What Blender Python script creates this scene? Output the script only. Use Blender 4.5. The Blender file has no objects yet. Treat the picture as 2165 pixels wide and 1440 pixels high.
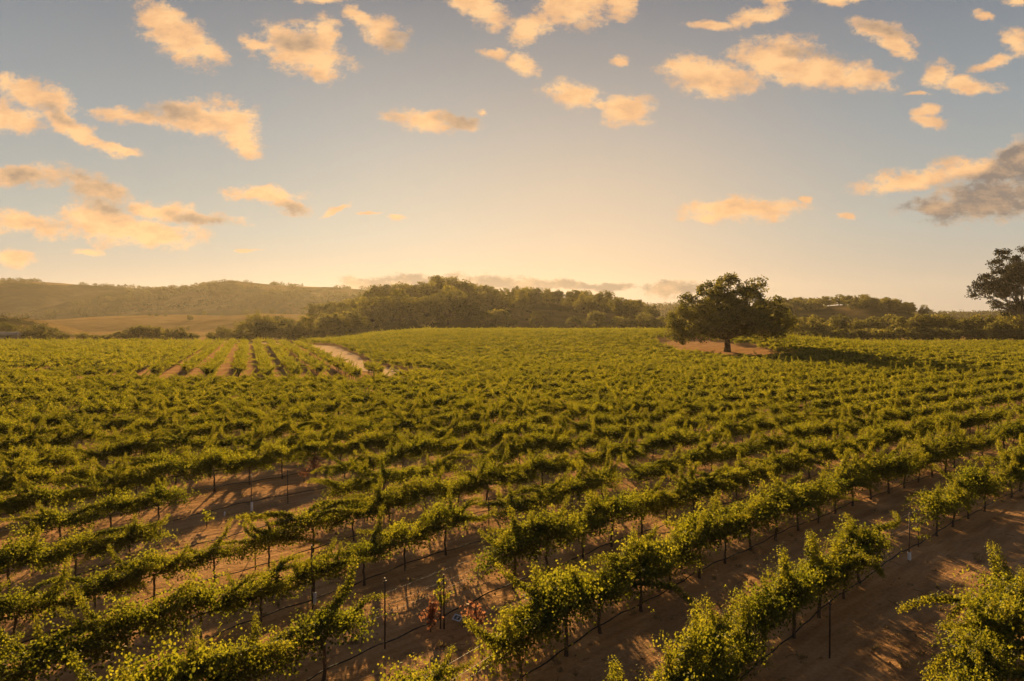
import bpy, math, random
import numpy as np
from mathutils import noise as mnoise, Vector

SC = bpy.context.scene
COL = SC.collection
rng = np.random.default_rng(7)
random.seed(7)
H = 7.5            # eye height, metres
FPX = 1460.0       # focal length in photo pixels (2165 wide)
HZ = 675.0         # horizon row in the photo

# ------------------------------------------------------------------ helpers
def mesh_obj(name, V, F, mat, parent=None, tint=None, smooth=False, link=True):
    """V (n,3); F array (m,k) or list of such arrays; one mesh object."""
    me = bpy.data.meshes.new(name)
    fl = F if isinstance(F, list) else [F]
    fl = [np.asarray(f, dtype=np.int32) for f in fl if len(f)]
    V = np.asarray(V, dtype=np.float32)
    nl = sum(f.size for f in fl); npoly = sum(len(f) for f in fl)
    me.vertices.add(len(V)); me.vertices.foreach_set('co', V.ravel())
    me.loops.add(nl); me.polygons.add(npoly)
    me.loops.foreach_set('vertex_index', np.concatenate([f.ravel() for f in fl]))
    tot = np.concatenate([np.full(len(f), f.shape[1], dtype=np.int32) for f in fl])
    me.polygons.foreach_set('loop_start', np.concatenate([[0], np.cumsum(tot)[:-1]]).astype(np.int32))
    if smooth:
        me.polygons.foreach_set('use_smooth', np.ones(npoly, dtype=bool))
    if tint is not None:
        a = me.attributes.new('tint', 'FLOAT', 'POINT')
        a.data.foreach_set('value', np.asarray(tint, dtype=np.float32))
    me.update(calc_edges=True); me.validate()
    if mat: me.materials.append(mat)
    o = bpy.data.objects.new(name, me)
    if parent: o.parent = parent
    if link: COL.objects.link(o)
    return o

def thing(name, loc, rz=0.0, sc=1.0):
    o = bpy.data.objects.new(name, None); COL.objects.link(o)
    o.empty_display_size = 0.2
    o.location = loc; o.rotation_euler = (0, 0, rz); o.scale = (sc, sc, sc)
    return o

def tag(o, label, cat, group=None):
    o['label'] = label; o['category'] = cat
    if group: o['group'] = group
    return o

def copy_child(src, parent, loc=None, rot=None, sc=None):
    c = src.copy(); COL.objects.link(c); c.parent = parent
    if loc is not None: c.location = loc
    if rot is not None: c.rotation_euler = rot
    if sc is not None: c.scale = (sc, sc, sc)
    return c

def unit(a):
    return a / np.maximum(np.linalg.norm(a, axis=-1, keepdims=True), 1e-9)

class MB:
    def __init__(s): s.V = []; s.F = {}; s.T = []; s.n = 0
    def add(s, V, F, t=0.5):
        V = np.asarray(V, float); F = np.asarray(F, int)
        s.V.append(V); s.F.setdefault(F.shape[1], []).append(F + s.n); s.n += len(V)
        s.T.append(np.full(len(V), t) if np.isscalar(t) else np.asarray(t))
    def leaves(s, P, D, N, size, t, w=1.0):
        """little folded leaves: base point, axis, normal, length, tint"""
        D = unit(D); B = unit(np.cross(D, N)); N = np.cross(B, D); B = B*w; sz = size[:, None]
        pts = [P, P + sz*(.22*D - .46*B + .10*N), P + sz*(.74*D - .36*B + .05*N), P + sz*(1.0*D - .10*N),
               P + sz*(.74*D + .36*B + .05*N), P + sz*(.22*D + .46*B + .10*N)]
        V = np.stack(pts, 1).reshape(-1, 3)
        k = np.arange(len(P))[:, None]*6
        s.add(V, np.concatenate([k + np.array([[0, 1, 2, 3]]), k + np.array([[0, 3, 4, 5]])]), np.repeat(t, 6))
    def tube(s, path, r, k=6, t=0.5, cap=True):
        path = np.asarray(path, float); r = np.broadcast_to(np.asarray(r, float), (len(path),))
        T = unit(np.gradient(path, axis=0))
        ref = np.array([0.13, 0.97, 0.2]) if abs(T[:, 1]).mean() < .8 else np.array([1., .1, .1])
        A = unit(np.cross(T, ref)); B = np.cross(T, A)
        ang = np.arange(k)*2*math.pi/k
        V = (path[:, None] + r[:, None, None]*(np.cos(ang)[None, :, None]*A[:, None] + np.sin(ang)[None, :, None]*B[:, None])).reshape(-1, 3)
        i = np.arange(len(path)-1)[:, None]*k; j = np.arange(k)[None]; j2 = (j+1) % k
        F = np.stack([i+j, i+j2, i+k+j2, i+k+j], -1).reshape(-1, 4)
        base = s.n
        s.add(V, F, t)
        if cap:
            for end in (0, len(path)-1):
                idx = base + end*k + np.arange(k)
                s.F.setdefault(k, []).append((idx if end else idx[::-1])[None])
    def box(s, c, d, rz=0.0, t=.5):
        x, y, z = np.array(d)/2
        V = np.array([[-x,-y,-z],[x,-y,-z],[x,y,-z],[-x,y,-z],[-x,-y,z],[x,-y,z],[x,y,z],[-x,y,z]])
        R = np.array([[math.cos(rz), -math.sin(rz), 0], [math.sin(rz), math.cos(rz), 0], [0, 0, 1]])
        s.add(V @ R.T + np.array(c), [[3,2,1,0],[4,5,6,7],[0,1,5,4],[1,2,6,5],[2,3,7,6],[3,0,4,7]], t)
    def build(s, name, mat, parent=None, smooth=False, link=True):
        return mesh_obj(name, np.concatenate(s.V), [np.concatenate(f) for f in s.F.values()], mat, parent, np.concatenate(s.T), smooth, link)

def fbm(x, y, z=0.0, o=4):
    return mnoise.fractal((x, y, z), 1.0, 2.0, o)

def sstep(x, a, b):
    t = np.clip((x-a)/(b-a), 0, 1); return t*t*(3-2*t)

def ordn(n):
    a = "first second third fourth fifth sixth seventh eighth ninth tenth eleventh twelfth thirteenth fourteenth fifteenth sixteenth seventeenth eighteenth nineteenth".split()
    if n < 20: return a[n-1]
    tens = {2: 'twent', 3: 'thirt', 4: 'fort', 5: 'fift', 6: 'sixt', 7: 'sevent'}[n//10]
    return tens+'ieth' if n % 10 == 0 else tens+'y-'+a[n % 10-1]

# ------------------------------------------------------------------ materials
def newmat(name):
    m = bpy.data.materials.new(name); m.use_nodes = True
    nt = m.node_tree; nt.nodes.clear()
    return m, nt, nt.nodes.new('ShaderNodeOutputMaterial')

def nd(nt, typ, **kw):
    n = nt.nodes.new(typ)
    for k, v in kw.items():
        if k.startswith('i_'): n.inputs[k[2:].replace('_', ' ')].default_value = v
        else: setattr(n, k, v)
    return n

def ramp(nt, fac, stops):
    r = nt.nodes.new('ShaderNodeValToRGB'); e = r.color_ramp.elements
    while len(e) < len(stops): e.new(0.5)
    for q, (p, c) in zip(e, stops): q.position = p; q.color = (*c, 1)
    nt.links.new(fac, r.inputs[0]); return r.outputs[0]

def mth(nt, op, a, b=None, clamp=False):
    n = nt.nodes.new('ShaderNodeMath'); n.operation = op; n.use_clamp = clamp
    for i, v in enumerate((a, b)):
        if v is None: continue
        if isinstance(v, (int, float)): n.inputs[i].default_value = v
        else: nt.links.new(v, n.inputs[i])
    return n.outputs[0]

def leaf_mat(name, stops, trans, tfac=.5, gloss=.06, rough=.4, vary=.3):
    m, nt, out = newmat(name)
    at = nd(nt, 'ShaderNodeAttribute', attribute_name='tint')
    oi = nd(nt, 'ShaderNodeObjectInfo')
    v = mth(nt, 'ADD', at.outputs['Fac'], mth(nt, 'MULTIPLY', mth(nt, 'SUBTRACT', oi.outputs['Random'], .5), vary), True)
    c = ramp(nt, v, stops)
    c2 = ramp(nt, v, trans)
    d = nd(nt, 'ShaderNodeBsdfDiffuse'); nt.links.new(c, d.inputs[0])
    t = nd(nt, 'ShaderNodeBsdfTranslucent'); nt.links.new(c2, t.inputs[0])
    mx = nd(nt, 'ShaderNodeMixShader'); mx.inputs[0].default_value = tfac
    nt.links.new(d.outputs[0], mx.inputs[1]); nt.links.new(t.outputs[0], mx.inputs[2])
    g = nd(nt, 'ShaderNodeBsdfGlossy'); g.inputs['Roughness'].default_value = rough; g.inputs[0].default_value = (1, .95, .8, 1)
    m2 = nd(nt, 'ShaderNodeMixShader'); m2.inputs[0].default_value = gloss
    nt.links.new(mx.outputs[0], m2.inputs[1]); nt.links.new(g.outputs[0], m2.inputs[2])
    nt.links.new(m2.outputs[0], out.inputs[0])
    return m

def plain_mat(name, c1, c2, scale=8.0, rough=.8, bump=0.0, metal=0.0):
    m, nt, out = newmat(name)
    p = nd(nt, 'ShaderNodeBsdfPrincipled'); p.inputs['Roughness'].default_value = rough; p.inputs['Metallic'].default_value = metal; p.inputs['Specular IOR Level'].default_value = 0 if rough > .9 else .3
    tc = nd(nt, 'ShaderNodeTexCoord')
    n = nd(nt, 'ShaderNodeTexNoise'); n.inputs['Scale'].default_value = scale; n.inputs['Detail'].default_value = 5
    nt.links.new(tc.outputs['Object'], n.inputs['Vector'])
    nt.links.new(ramp(nt, n.outputs[0], [(.3, c1), (.7, c2)]), p.inputs['Base Color'])
    if bump:
        b = nd(nt, 'ShaderNodeBump'); b.inputs['Strength'].default_value = bump; b.inputs['Distance'].default_value = .05
        nt.links.new(n.outputs[0], b.inputs['Height']); nt.links.new(b.outputs[0], p.inputs['Normal'])
    nt.links.new(p.outputs[0], out.inputs[0]); return m

M = {}
M['vine'] = leaf_mat('vine_leaf', [(0, (.016, .026, .005)), (.55, (.044, .060, .009)), (1, (.12, .12, .017))],
                     [(0, (.12, .14, .008)), (.5, (.34, .32, .016)), (1, (.60, .50, .026))], .44, .015, .5)
M['dry'] = leaf_mat('dry_vine_leaf', [(0, (.12, .05, .03)), (1, (.24, .12, .07))], [(0, (.28, .10, .05)), (1, (.42, .20, .10))], .45, .02)
M['oak'] = leaf_mat('oak_leaf', [(0, (.018, .026, .008)), (.6, (.040, .050, .012)), (1, (.075, .080, .018))],
                    [(0, (.08, .085, .012)), (1, (.36, .29, .035))], .45, .02)
M['tree'] = leaf_mat('tree_leaf', [(0, (.020, .028, .009)), (.6, (.042, .050, .014)), (1, (.080, .078, .022))],
                     [(0, (.08, .08, .014)), (1, (.30, .25, .035))], .45, .02, .4, .7)
M['gum'] = leaf_mat('gum_leaf', [(0, (.008, .012, .010)), (1, (.020, .028, .022))], [(0, (.02, .022, .012)), (1, (.05, .05, .02))], .25, .02, .4, .1)
M['scrub'] = leaf_mat('scrub_leaf', [(0, (.014, .020, .007)), (1, (.050, .052, .016))], [(0, (.04, .04, .008)), (1, (.12, .10, .02))], .35, 0.0)
M['straw'] = leaf_mat('straw_leaf', [(0, (.16, .11, .05)), (1, (.34, .25, .12))], [(0, (.3, .2, .08)), (1, (.45, .32, .14))], .4, .02)
M['bark'] = plain_mat('vine_bark', (.05, .032, .02), (.12, .08, .05), 14, .9, .6)
M['tbark'] = plain_mat('tree_bark', (.035, .026, .018), (.085, .062, .042), 3, .95, .8)
M['pale_bark'] = plain_mat('pale_bark', (.10, .08, .065), (.24, .19, .15), 2, .85, .4)
M['post'] = plain_mat('rusted_steel', (.045, .03, .022), (.10, .06, .04), 20, .65, .2, .4)
M['wire'] = plain_mat('wire_steel', (.28, .26, .23), (.4, .37, .33), 30, .6, 0, .5)
M['hose'] = plain_mat('black_hose', (.012, .011, .011), (.025, .022, .02), 30, .85)
M['white'] = plain_mat('white_plastic', (.48, .48, .54), (.62, .62, .66), 12, .6)
M['grey'] = plain_mat('dark_card', (.07, .06, .055), (.1, .09, .08), 12, .7)
M['roofing'] = plain_mat('pale_roofing', (.26, .21, .17), (.34, .28, .23), 2, .8)
M['boards'] = plain_mat('barn_boards', (.16, .12, .09), (.24, .18, .13), 4, .8)

def ground_mat(name, soil=True):
    m, nt, out = newmat(name)
    p = nd(nt, 'ShaderNodeBsdfPrincipled'); p.inputs['Roughness'].default_value = .95; p.inputs['Specular IOR Level'].default_value = 0
    geo = nd(nt, 'ShaderNodeNewGeometry')
    def ns(scale, detail, sv=None, rough=.55):
        n = nd(nt, 'ShaderNodeTexNoise'); n.inputs['Scale'].default_value = scale; n.inputs['Detail'].default_value = detail; n.inputs['Roughness'].default_value = rough
        if sv:
            mp = nd(nt, 'ShaderNodeMapping', vector_type='TEXTURE'); mp.inputs['Scale'].default_value = sv; mp.inputs['Rotation'].default_value = (0, 0, math.radians(42))
            nt.links.new(geo.outputs['Position'], mp.inputs[0]); nt.links.new(mp.outputs[0], n.inputs['Vector'])
        else: nt.links.new(geo.outputs['Position'], n.inputs['Vector'])
        return n.outputs[0]
    big, fine, med, streak = ns(.35, 5), ns(9, 6, None, .7), ns(2.2, 6), ns(1.0, 5, (2.4, .30, 1))
    s = mth(nt, 'ADD', mth(nt, 'MULTIPLY', big, .3), mth(nt, 'ADD', mth(nt, 'MULTIPLY', fine, .32), mth(nt, 'MULTIPLY', streak, .38)))
    csoil = ramp(nt, s, [(.32, (.16, .084, .038)), (.5, (.36, .20, .092)), (.66, (.54, .325, .16))])
    gr = ns(.02, 6); gr2 = ns(.12, 6)
    cgrass = ramp(nt, mth(nt, 'ADD', mth(nt, 'MULTIPLY', gr, .6), mth(nt, 'MULTIPLY', gr2, .4)), [(.35, (.15, .092, .034)), (.5, (.235, .150, .058)), (.68, (.30, .195, .08))])
    cgreen = ramp(nt, mth(nt, 'ADD', mth(nt, 'MULTIPLY', gr, .5), mth(nt, 'MULTIPLY', gr2, .5)), [(.36, (.014, .018, .006)), (.52, (.030, .032, .011)), (.66, (.10, .066, .024))])
    at = nd(nt, 'ShaderNodeAttribute', attribute_name='tint')     # 0 soil, .5 dry grass, 1 green scrub
    f1 = mth(nt, 'MULTIPLY', at.outputs['Fac'], 2, True)
    f2 = mth(nt, 'SUBTRACT', mth(nt, 'MULTIPLY', at.outputs['Fac'], 2), 1, True)
    a = nd(nt, 'ShaderNodeMixRGB'); nt.links.new(f1, a.inputs[0]); nt.links.new(csoil, a.inputs[1]); nt.links.new(cgrass, a.inputs[2])
    b = nd(nt, 'ShaderNodeMixRGB'); nt.links.new(f2, b.inputs[0]); nt.links.new(a.outputs[0], b.inputs[1]); nt.links.new(cgreen, b.inputs[2])
    nt.links.new(b.outputs[0], p.inputs['Base Color'])
    h = mth(nt, 'ADD', mth(nt, 'MULTIPLY', med, .7), mth(nt, 'ADD', mth(nt, 'MULTIPLY', fine, .3), mth(nt, 'MULTIPLY', streak, .5)))
    bp = nd(nt, 'ShaderNodeBump'); bp.inputs['Strength'].default_value = .75; bp.inputs['Distance'].default_value = .14
    nt.links.new(h, bp.inputs['Height']); nt.links.new(bp.outputs[0], p.inputs['Normal'])
    nt.links.new(p.outputs[0], out.inputs[0]); return m
M['ground'] = ground_mat('earth')
M['road'] = plain_mat('pale_dirt', (.46, .31, .18), (.60, .43, .27), .9, .95, .4)

# ------------------------------------------------------------------ the lie of the land
# rows of vines: parallel curves of one bent base line (arc length s, offset n outward)
CURVE = dict(x=-.1331*H, y=2.3735*H, th=math.radians(53.26), k=.14783/H, s0=1.0207*H, w=1.316*H)
SPACE = .43644*H
DS = .05
SARR = np.arange(-5*H, 60*H, DS)
_th = CURVE['th'] - CURVE['k']*CURVE['w']*np.log1p(np.exp(np.clip(-(SARR-CURVE['s0'])/CURVE['w'], -50, 50)))
_i0 = int(np.argmin(abs(SARR)))
BX = np.cumsum(np.sin(_th)*DS); BY = np.cumsum(np.cos(_th)*DS)
BX += CURVE['x']-BX[_i0]; BY += CURVE['y']-BY[_i0]

ROAD = np.array([(-4, 80), (-10, 86), (-17, 97), (-24.6, 109), (-32, 130), (-41, 156), (-52, 183), (-64, 203), (-84, 221), (-120, 238)], float)
def road_x(y):
    return np.interp(y, ROAD[:, 1], ROAD[:, 0])

def zf(x, y):
    """height of the near ground"""
    x = np.asarray(x, float); y = np.asarray(y, float)
    hump = 3.1*sstep(y, 105, 215)*sstep(x-0.12*(215-y), -64, -26)*(1-sstep(x, 58, 104))*(1-.9*sstep(y, 232, 290))
    dip = -1.5*sstep(y, 215, 300)*(1-sstep(np.abs(x), 130, 230))
    berm = np.zeros_like(x)
    return hump + dip*0.6 + berm
def z1(x, y): return float(zf(x, y))

OAK = (44.3, 142.0)
def in_oak_patch(x, y):
    x = x+2.5*fbm(x*.2, y*.12); y = y+9*fbm(x*.15+9, y*.1)
    return ((x-OAK[0]+1.5)/10.5)**2 + ((y-148)/30.0)**2 < 1

def far_edge(x, y):
    # depth at which the vineyard stops
    px = 1082.5 + FPX*x/np.maximum(y, 1)
    return np.where(px < 640, 204, np.where(px < 1500, 236, 205))

# ground sheet: finer near the camera
gx = np.sinh(np.linspace(-1, 1, 220)*4.6)/math.sinh(4.6)*1400
gy = np.concatenate([np.linspace(-90, 0, 16)[:-1], np.linspace(0, 1, 240)**2.2*1560])
GX, GY = np.meshgrid(gx, gy)
GZ = zf(GX, GY)
tint = np.where((GY > far_edge(GX, GY)+2), .5, 0.0)
tint = np.where((GY < 0) | (np.abs(GX) > 60+GY*.95), 0.25, tint)
nn = np.array([fbm(x*.02, y*.02) for x, y in zip(GX.ravel(), GY.ravel())]).reshape(GX.shape)
tint = np.where(tint > .4, np.clip(.5+.35*nn, .42, .85), tint)
W = GX.shape[1]; ii = (np.arange(GX.shape[0]-1)[:, None]*W + np.arange(W-1)[None]).ravel()
g = mesh_obj('ground', np.stack([GX, GY, GZ], -1).reshape(-1, 3), np.stack([ii, ii+1, ii+W+1, ii+W], -1), M['ground'], tint=tint.ravel(), smooth=True)
g['kind'] = 'structure'

# dirt road winding off behind the vines, and the headland track along the block of vines
def strip(name, pts, w, mat, lift):
    pts = np.array(pts, float); t = np.linspace(0, 1, 90); cs = np.linspace(0, 1, len(pts))
    P = np.stack([np.interp(t, cs, pts[:, 0]), np.interp(t, cs, pts[:, 1])], -1)
    for _ in range(6): P[1:-1] = (P[:-2]+P[1:-1]*2+P[2:])/4
    T = unit(np.gradient(P, axis=0)); N = np.stack([-T[:, 1], T[:, 0]], -1)
    V = []
    for k in np.linspace(-1, 1, 9):
        q = P + N*(k*w/2)*(1+.12*np.sin(t*37)[:, None]*(abs(k) == 1))
        V.append(np.stack([q[:, 0], q[:, 1], zf(q[:, 0], q[:, 1]) + lift + .05*(1-abs(k)) - .03*math.cos(k*9)], -1))
    V = np.array(V).transpose(1, 0, 2).reshape(-1, 3)
    i = (np.arange(89)[:, None]*9+np.arange(8)[None]).ravel()
    o = mesh_obj(name, V, np.stack([i, i+9, i+10, i+1], -1), mat, smooth=True); o['kind'] = 'structure'; return o
strip('road', ROAD[1:], 5.6, M['road'], .06)

# ------------------------------------------------------------------ hills (silhouettes measured as heights at their real distance)
def hill(name, D, prof, front, back, mat_tint, rough=1.0, seed=0, nx=160, ny=46):
    prof = np.array(prof, float)
    px = np.linspace(prof[0, 0], prof[-1, 0], nx)
    top = H + (HZ-np.interp(px, prof[:, 0], prof[:, 1]))/FPX*D
    for _ in range(2): top[1:-1] = (top[:-2]+2*top[1:-1]+top[2:])/4
    t = np.linspace(0, 1, ny)
    yy = np.where(t < .6, front+(D-front)*t/.6, D+(back-D)*(t-.6)/.4)
    shape = np.where(t < .6, np.sin(np.minimum(t/.6, 1)*math.pi/2)**1.25, np.cos((t-.6)/.4*math.pi/2)**1.3)
    X = (px[None]-1082.5)/FPX*(D+(yy[:, None]-D)*.6)
    Y = np.repeat(yy[:, None], nx, 1)
    Z = top[None]*shape[:, None]
    nz = np.array([mnoise.fractal((x*.012+seed, y*.006, seed), 1.0, 2.0, 5) for x, y in zip(X.ravel(), Y.ravel())]).reshape(X.shape)
    gate = np.sin(np.clip(t/.6, 0, 1)*math.pi)[:, None]*(t < .6)[:, None]
    Z = Z + nz*rough*gate*top[None]*.16
    Z = Z-1.2*(1-shape[:, None]) - .6
    ti = mat_tint(X, Y, nz, np.repeat(px[None], ny, 0), np.repeat(t[:, None], nx, 1))
    i = (np.arange(ny-1)[:, None]*nx+np.arange(nx-1)[None]).ravel()
    o = mesh_obj(name, np.stack([X, Y, Z], -1).reshape(-1, 3), np.stack([i, i+1, i+nx+1, i+nx], -1), M['ground'], tint=ti.ravel(), smooth=True)
    o['kind'] = 'structure'
    def height(x, y):
        j = np.clip(np.interp(y, yy, np.arange(ny)), 0, ny-1.001); a = int(j); f = j-a
        def row(r): return np.interp(x, X[r], Z[r])
        return float(row(a)*(1-f)+row(a+1)*f)
    return height

far_h = hill('hills', 1000, [(-900, 600), (-300, 590), (0, 592), (60, 596), (130, 597), (170, 602), (240, 608), (330, 613), (375, 611), (450, 603), (520, 599), (600, 603), (700, 607), (760, 611), (820, 616), (1000, 630), (1200, 638), (1380, 646), (1440, 644), (1600, 650), (1800, 657), (2000, 664), (2300, 662), (2800, 650), (3300, 640)], 690, 1380,
             lambda X, Y, n, px, t: np.clip(np.where((t > .56) & (px < 640), .88, .98) + n*.45 - .35*np.exp(-((px-560)/70)**2-((t-.42)/.08)**2) - .3*np.exp(-((px-480)/50)**2-((t-.55)/.1)**2)- .9*np.exp(-((px-80)/150)**2-((t-.57)/.06)**2)*(.7+n) - .9*np.exp(-((px-460)/90)**2-((t-.2)/.07)**2)*(.7+1.5*n) - .8*np.exp(-((px-520)/80)**2-((t-.585)/.035)**2), .5, 1), 1.3, 3.1, 220, 60)
gold_h = hill('golden_hill', 600, [(-700, 668), (-300, 660), (0, 672), (100, 676), (200, 669), (300, 664.5), (400, 664), (480, 667), (560, 662), (640, 664), (720, 672), (800, 684), (900, 694)], 400, 690,
              lambda X, Y, n, px, t: np.clip(.5+.22*np.clip(n-.15, 0, 1), .5, .8), .7, 9.7)
side_h = hill('golden_hill', 330, [(-500, 655), (-200, 661), (0, 668), (40, 669), (90, 676), (130, 688), (170, 704), (220, 709)], 236, 400,
              lambda X, Y, n, px, t: np.clip(.55+.3*n+.25*(t < .5), .5, 1), .5, 5.5, 70, 30)
mid_h = hill('wooded_hill', 400, [(480, 706), (560, 694), (680, 676), (760, 655), (850, 635), (950, 624), (1060, 632), (1200, 641), (1300, 647), (1360, 664), (1420, 690), (1500, 704)], 262, 540,
             lambda X, Y, n, px, t: np.clip(.96+.15*n-.16*((px > 1080) & (t < .35)), .8, 1), .6, 1.3)
right_h = hill('wooded_hill', 470, [(1380, 690), (1480, 675), (1600, 655), (1690, 650), (1780, 643), (1850, 646), (1910, 660), (1980, 676), (2100, 684), (2300, 682), (2700, 674)], 330, 620,
               lambda X, Y, n, px, t: np.clip(.95+.2*n-.4*np.exp(-((px-1762)/30)**2-((t-.42)/.12)**2), .5, 1), .6, 7.7)

# ------------------------------------------------------------------ grapevines
def cane_leaves(mb, r, start, d, length, step, grav, lsize, spread=.05, per=1.0, tip=.5, flat=.7):
    n = max(3, int(length/step)); p = np.array(start, float); d = np.array(d, float); P = []; Dd = []
    for i in range(n):
        d = d + np.array([r.normal()*.06, r.normal()*.06, -grav + r.normal()*.05]); d /= np.linalg.norm(d)
        p = p + d*step; P.append(p.copy()); Dd.append(d.copy())
    P = np.array(P); Dd = np.array(Dd)
    rep = max(1, int(round(per))); idx = np.repeat(np.arange(n), rep)
    k = len(idx)
    f = idx/n
    pos = P[idx]+r.normal(size=(k, 3))*spread
    out = unit((pos-P[idx])*np.array([1, 1, .6])+1e-4*r.normal(size=(k, 3)))
    side = unit(out*.7 + r.normal(size=(k, 3))*np.array([.45, .45, .3]) + np.array([0, 0, -.75]))
    nrm = unit(out*.7 + r.normal(size=(k, 3))*flat*.75 + np.array([0, 0, .55]))
    size = lsize*(.75+.5*r.random(k))*(1-(1-tip)*np.clip((f-.45)/.55, 0, 1))
    mb.leaves(pos, side, nrm, size, np.clip(.22+.45*f+r.normal(size=k)*.10, 0, 1))
    return P

def vine_foliage(mb, seed, canes=80, step=.021, lsize=.045, infill=1500, half=.9):
    """the leafy head of a vine: short drooping canes massed round the trunk top and thinning along the arms"""
    r = np.random.default_rng(seed)
    lush = .7+.55*r.random(); wide = r.uniform(.34, .52); lump = r.uniform(-.25, .25)
    for i in range(int(canes*lush)):
        x = float(np.clip(r.normal()*wide+lump*.5, -half, half))
        y = 1 if r.random() < .5 else -1
        up = .22*math.exp(-((x-lump)/.33)**2)
        cane_leaves(mb, r, (x, r.normal()*.09, .80+up+r.uniform(0, .16)), (r.normal()*.8+x*.6, y*r.uniform(.15, 1.0), r.uniform(.1, 1.1)),
                    r.uniform(.35, .85), step, step*r.uniform(1.2, 3.2)*.8, lsize, .05, 1, .6, .6)
    k = int(infill*lush)
    P = np.stack([np.clip(r.normal(size=k)*wide*1.15+lump*.5, -half, half), r.normal(size=k)*.22, .91+r.normal(size=k)*.14], -1)
    P[:, 2] += .2*np.exp(-((P[:, 0]-lump)/.33)**2)-.12*np.abs(P[:, 0])
    mb.leaves(P, unit(r.normal(size=(k, 3))*.5+np.array([0, 0, -.8])), unit(r.normal(size=(k, 3))*.5+np.array([0, 0, .4])+P*np.array([0, 3., 0])), lsize*(.8+.6*r.random(k)), np.clip(.12+.3*r.random(k), 0, 1))

SHOOT_KIND = ['reach', 'reach', 'reach', 'reach', 'horn', 'horn', 'hang', 'stand', 'reach', 'reach', 'horn', 'reach']
def shoot_geo(mb, kind, seed, step=.024, per=16, lsize=.043, wood=True):
    r = np.random.default_rng(seed)
    if kind == 'reach': d, L, gv = (1, r.normal()*.3, r.uniform(.1, .4)), r.uniform(1.1, 1.75), r.uniform(-.010, .012)
    elif kind == 'horn': d, L, gv = (1, r.normal()*.35, .25), r.uniform(.9, 1.2), -r.uniform(.03, .055)
    elif kind == 'stand': d, L, gv = (.25, r.normal()*.2, 1), r.uniform(.5, .8), .0
    else: d, L, gv = (.4, 1, .4), r.uniform(.7, 1.0), .1
    gv *= step/.04; L *= 1.05
    P = cane_leaves(mb, r, (0, 0, 0), unit(np.array(d, float)), L, step, gv, lsize, .04 if step < .06 else .055, per, .5, .45)
    if wood: mb.tube(np.vstack([[[0, 0, 0]], P]), np.linspace(.007, .003, len(P)+1), 4, .6)

NV = 10
trunk_src, cordon_src, fol_src, shoot_src = [], [], [], []
for v in range(5):
    r = np.random.default_rng(100+v); mb = MB()
    zz = np.linspace(-.06, .82, 9); wob = np.cumsum(r.normal(size=(9, 2))*.014, 0)
    mb.tube(np.stack([wob[:, 0]-wob[-1, 0]*zz, wob[:, 1]-wob[-1, 1]*zz, zz], -1), np.array([.05, .038, .034, .032, .033, .03, .031, .036, .03]), 7)
    trunk_src.append(mb.build('trunk', M['bark'], link=False, smooth=True))
    mb = MB(); xx = np.linspace(-.84, .84, 15)
    mb.tube(np.stack([xx, r.normal(size=15)*.012, .80+.03*np.cos(xx*4)+r.normal(size=15)*.012], -1), .024-.010*np.abs(xx), 6)
    cordon_src.append(mb.build('cordon', M['bark'], link=False, smooth=True))
for v in range(NV):
    mb = MB(); vine_foliage(mb, 200+v); fol_src.append(mb.build('foliage', M['vine'], link=False))
for v, kd in enumerate(SHOOT_KIND):
    mb = MB(); shoot_geo(mb, kd, 300+v); shoot_src.append(mb.build('shoot', M['vine'], link=False))

# ground positions of every vine
def gpt(px, py): d = H*FPX/(py-HZ); return ((px-1082.5)/FPX*d, d)
def row_points(n, lo=-5*H, hi=58*H, step=1.6):
    X = BX - np.cos(_th)*n*SPACE; Y = BY + np.sin(_th)*n*SPACE
    L = np.concatenate([[0], np.cumsum(np.hypot(np.diff(X), np.diff(Y)))])
    L -= L[_i0]
    ok = (SARR > lo) & (SARR < hi)
    l = np.arange(math.floor(L[ok][0]/step)*step, L[ok][-1], step) + (n*.37 % 1)*step
    return np.stack([np.interp(l, L, X), np.interp(l, L, Y), np.interp(l, L, math.pi/2-_th), np.interp(l, L, SARR)], -1)
ROWN = {-1: -1.02, -2: -2.1, -3: -3.27, -4: -4.4, -5: -5.5, -6: -6.6}
NEARN = lambda n: ROWN.get(n, 1.035*n if n > 0 else n)
# stretches of row without vines: row, photo px range of the trunk base
GAPS = {-1: [(945, 1085)], 4: [(392, 722)], 3: [(372, 705)], 0: [(708, 1052)], 1: [(966, 1085), (598, 655)], -2: [(1848, 1968)], -3: [(1170, 1860), (2162, 9999)], -4: [(0, 9999)], -5: [(0, 9999)], -6: [(0, 9999)]}
vines = []
for n in range(-6, 74):
    for x, y, a, s in row_points(NEARN(n)):
        if y < 9 or y > 240: continue
        px = 1082.5+FPX*x/y
        if px < -160-6000/y or px > 2325+6000/y: continue
        py = HZ+FPX*H/y
        if any(p0 < px < p1 for p0, p1 in GAPS.get(n, ())): continue
        # only this side of the road and headland
        if y > (76 if x < -13 else 86) and x < road_x(max(y, 86))+3.6 and not (x < -50 and y < 90): continue
        if y > far_edge(x, y) or in_oak_patch(x, y): continue
        if rng.random() < (.035 if y < 48 else .04): continue
        vines.append((x+rng.normal()*.05, y+rng.normal()*.05, a+(math.pi if rng.random() < .5 else 0)+rng.normal()*.05, n, 1.0))
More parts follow.
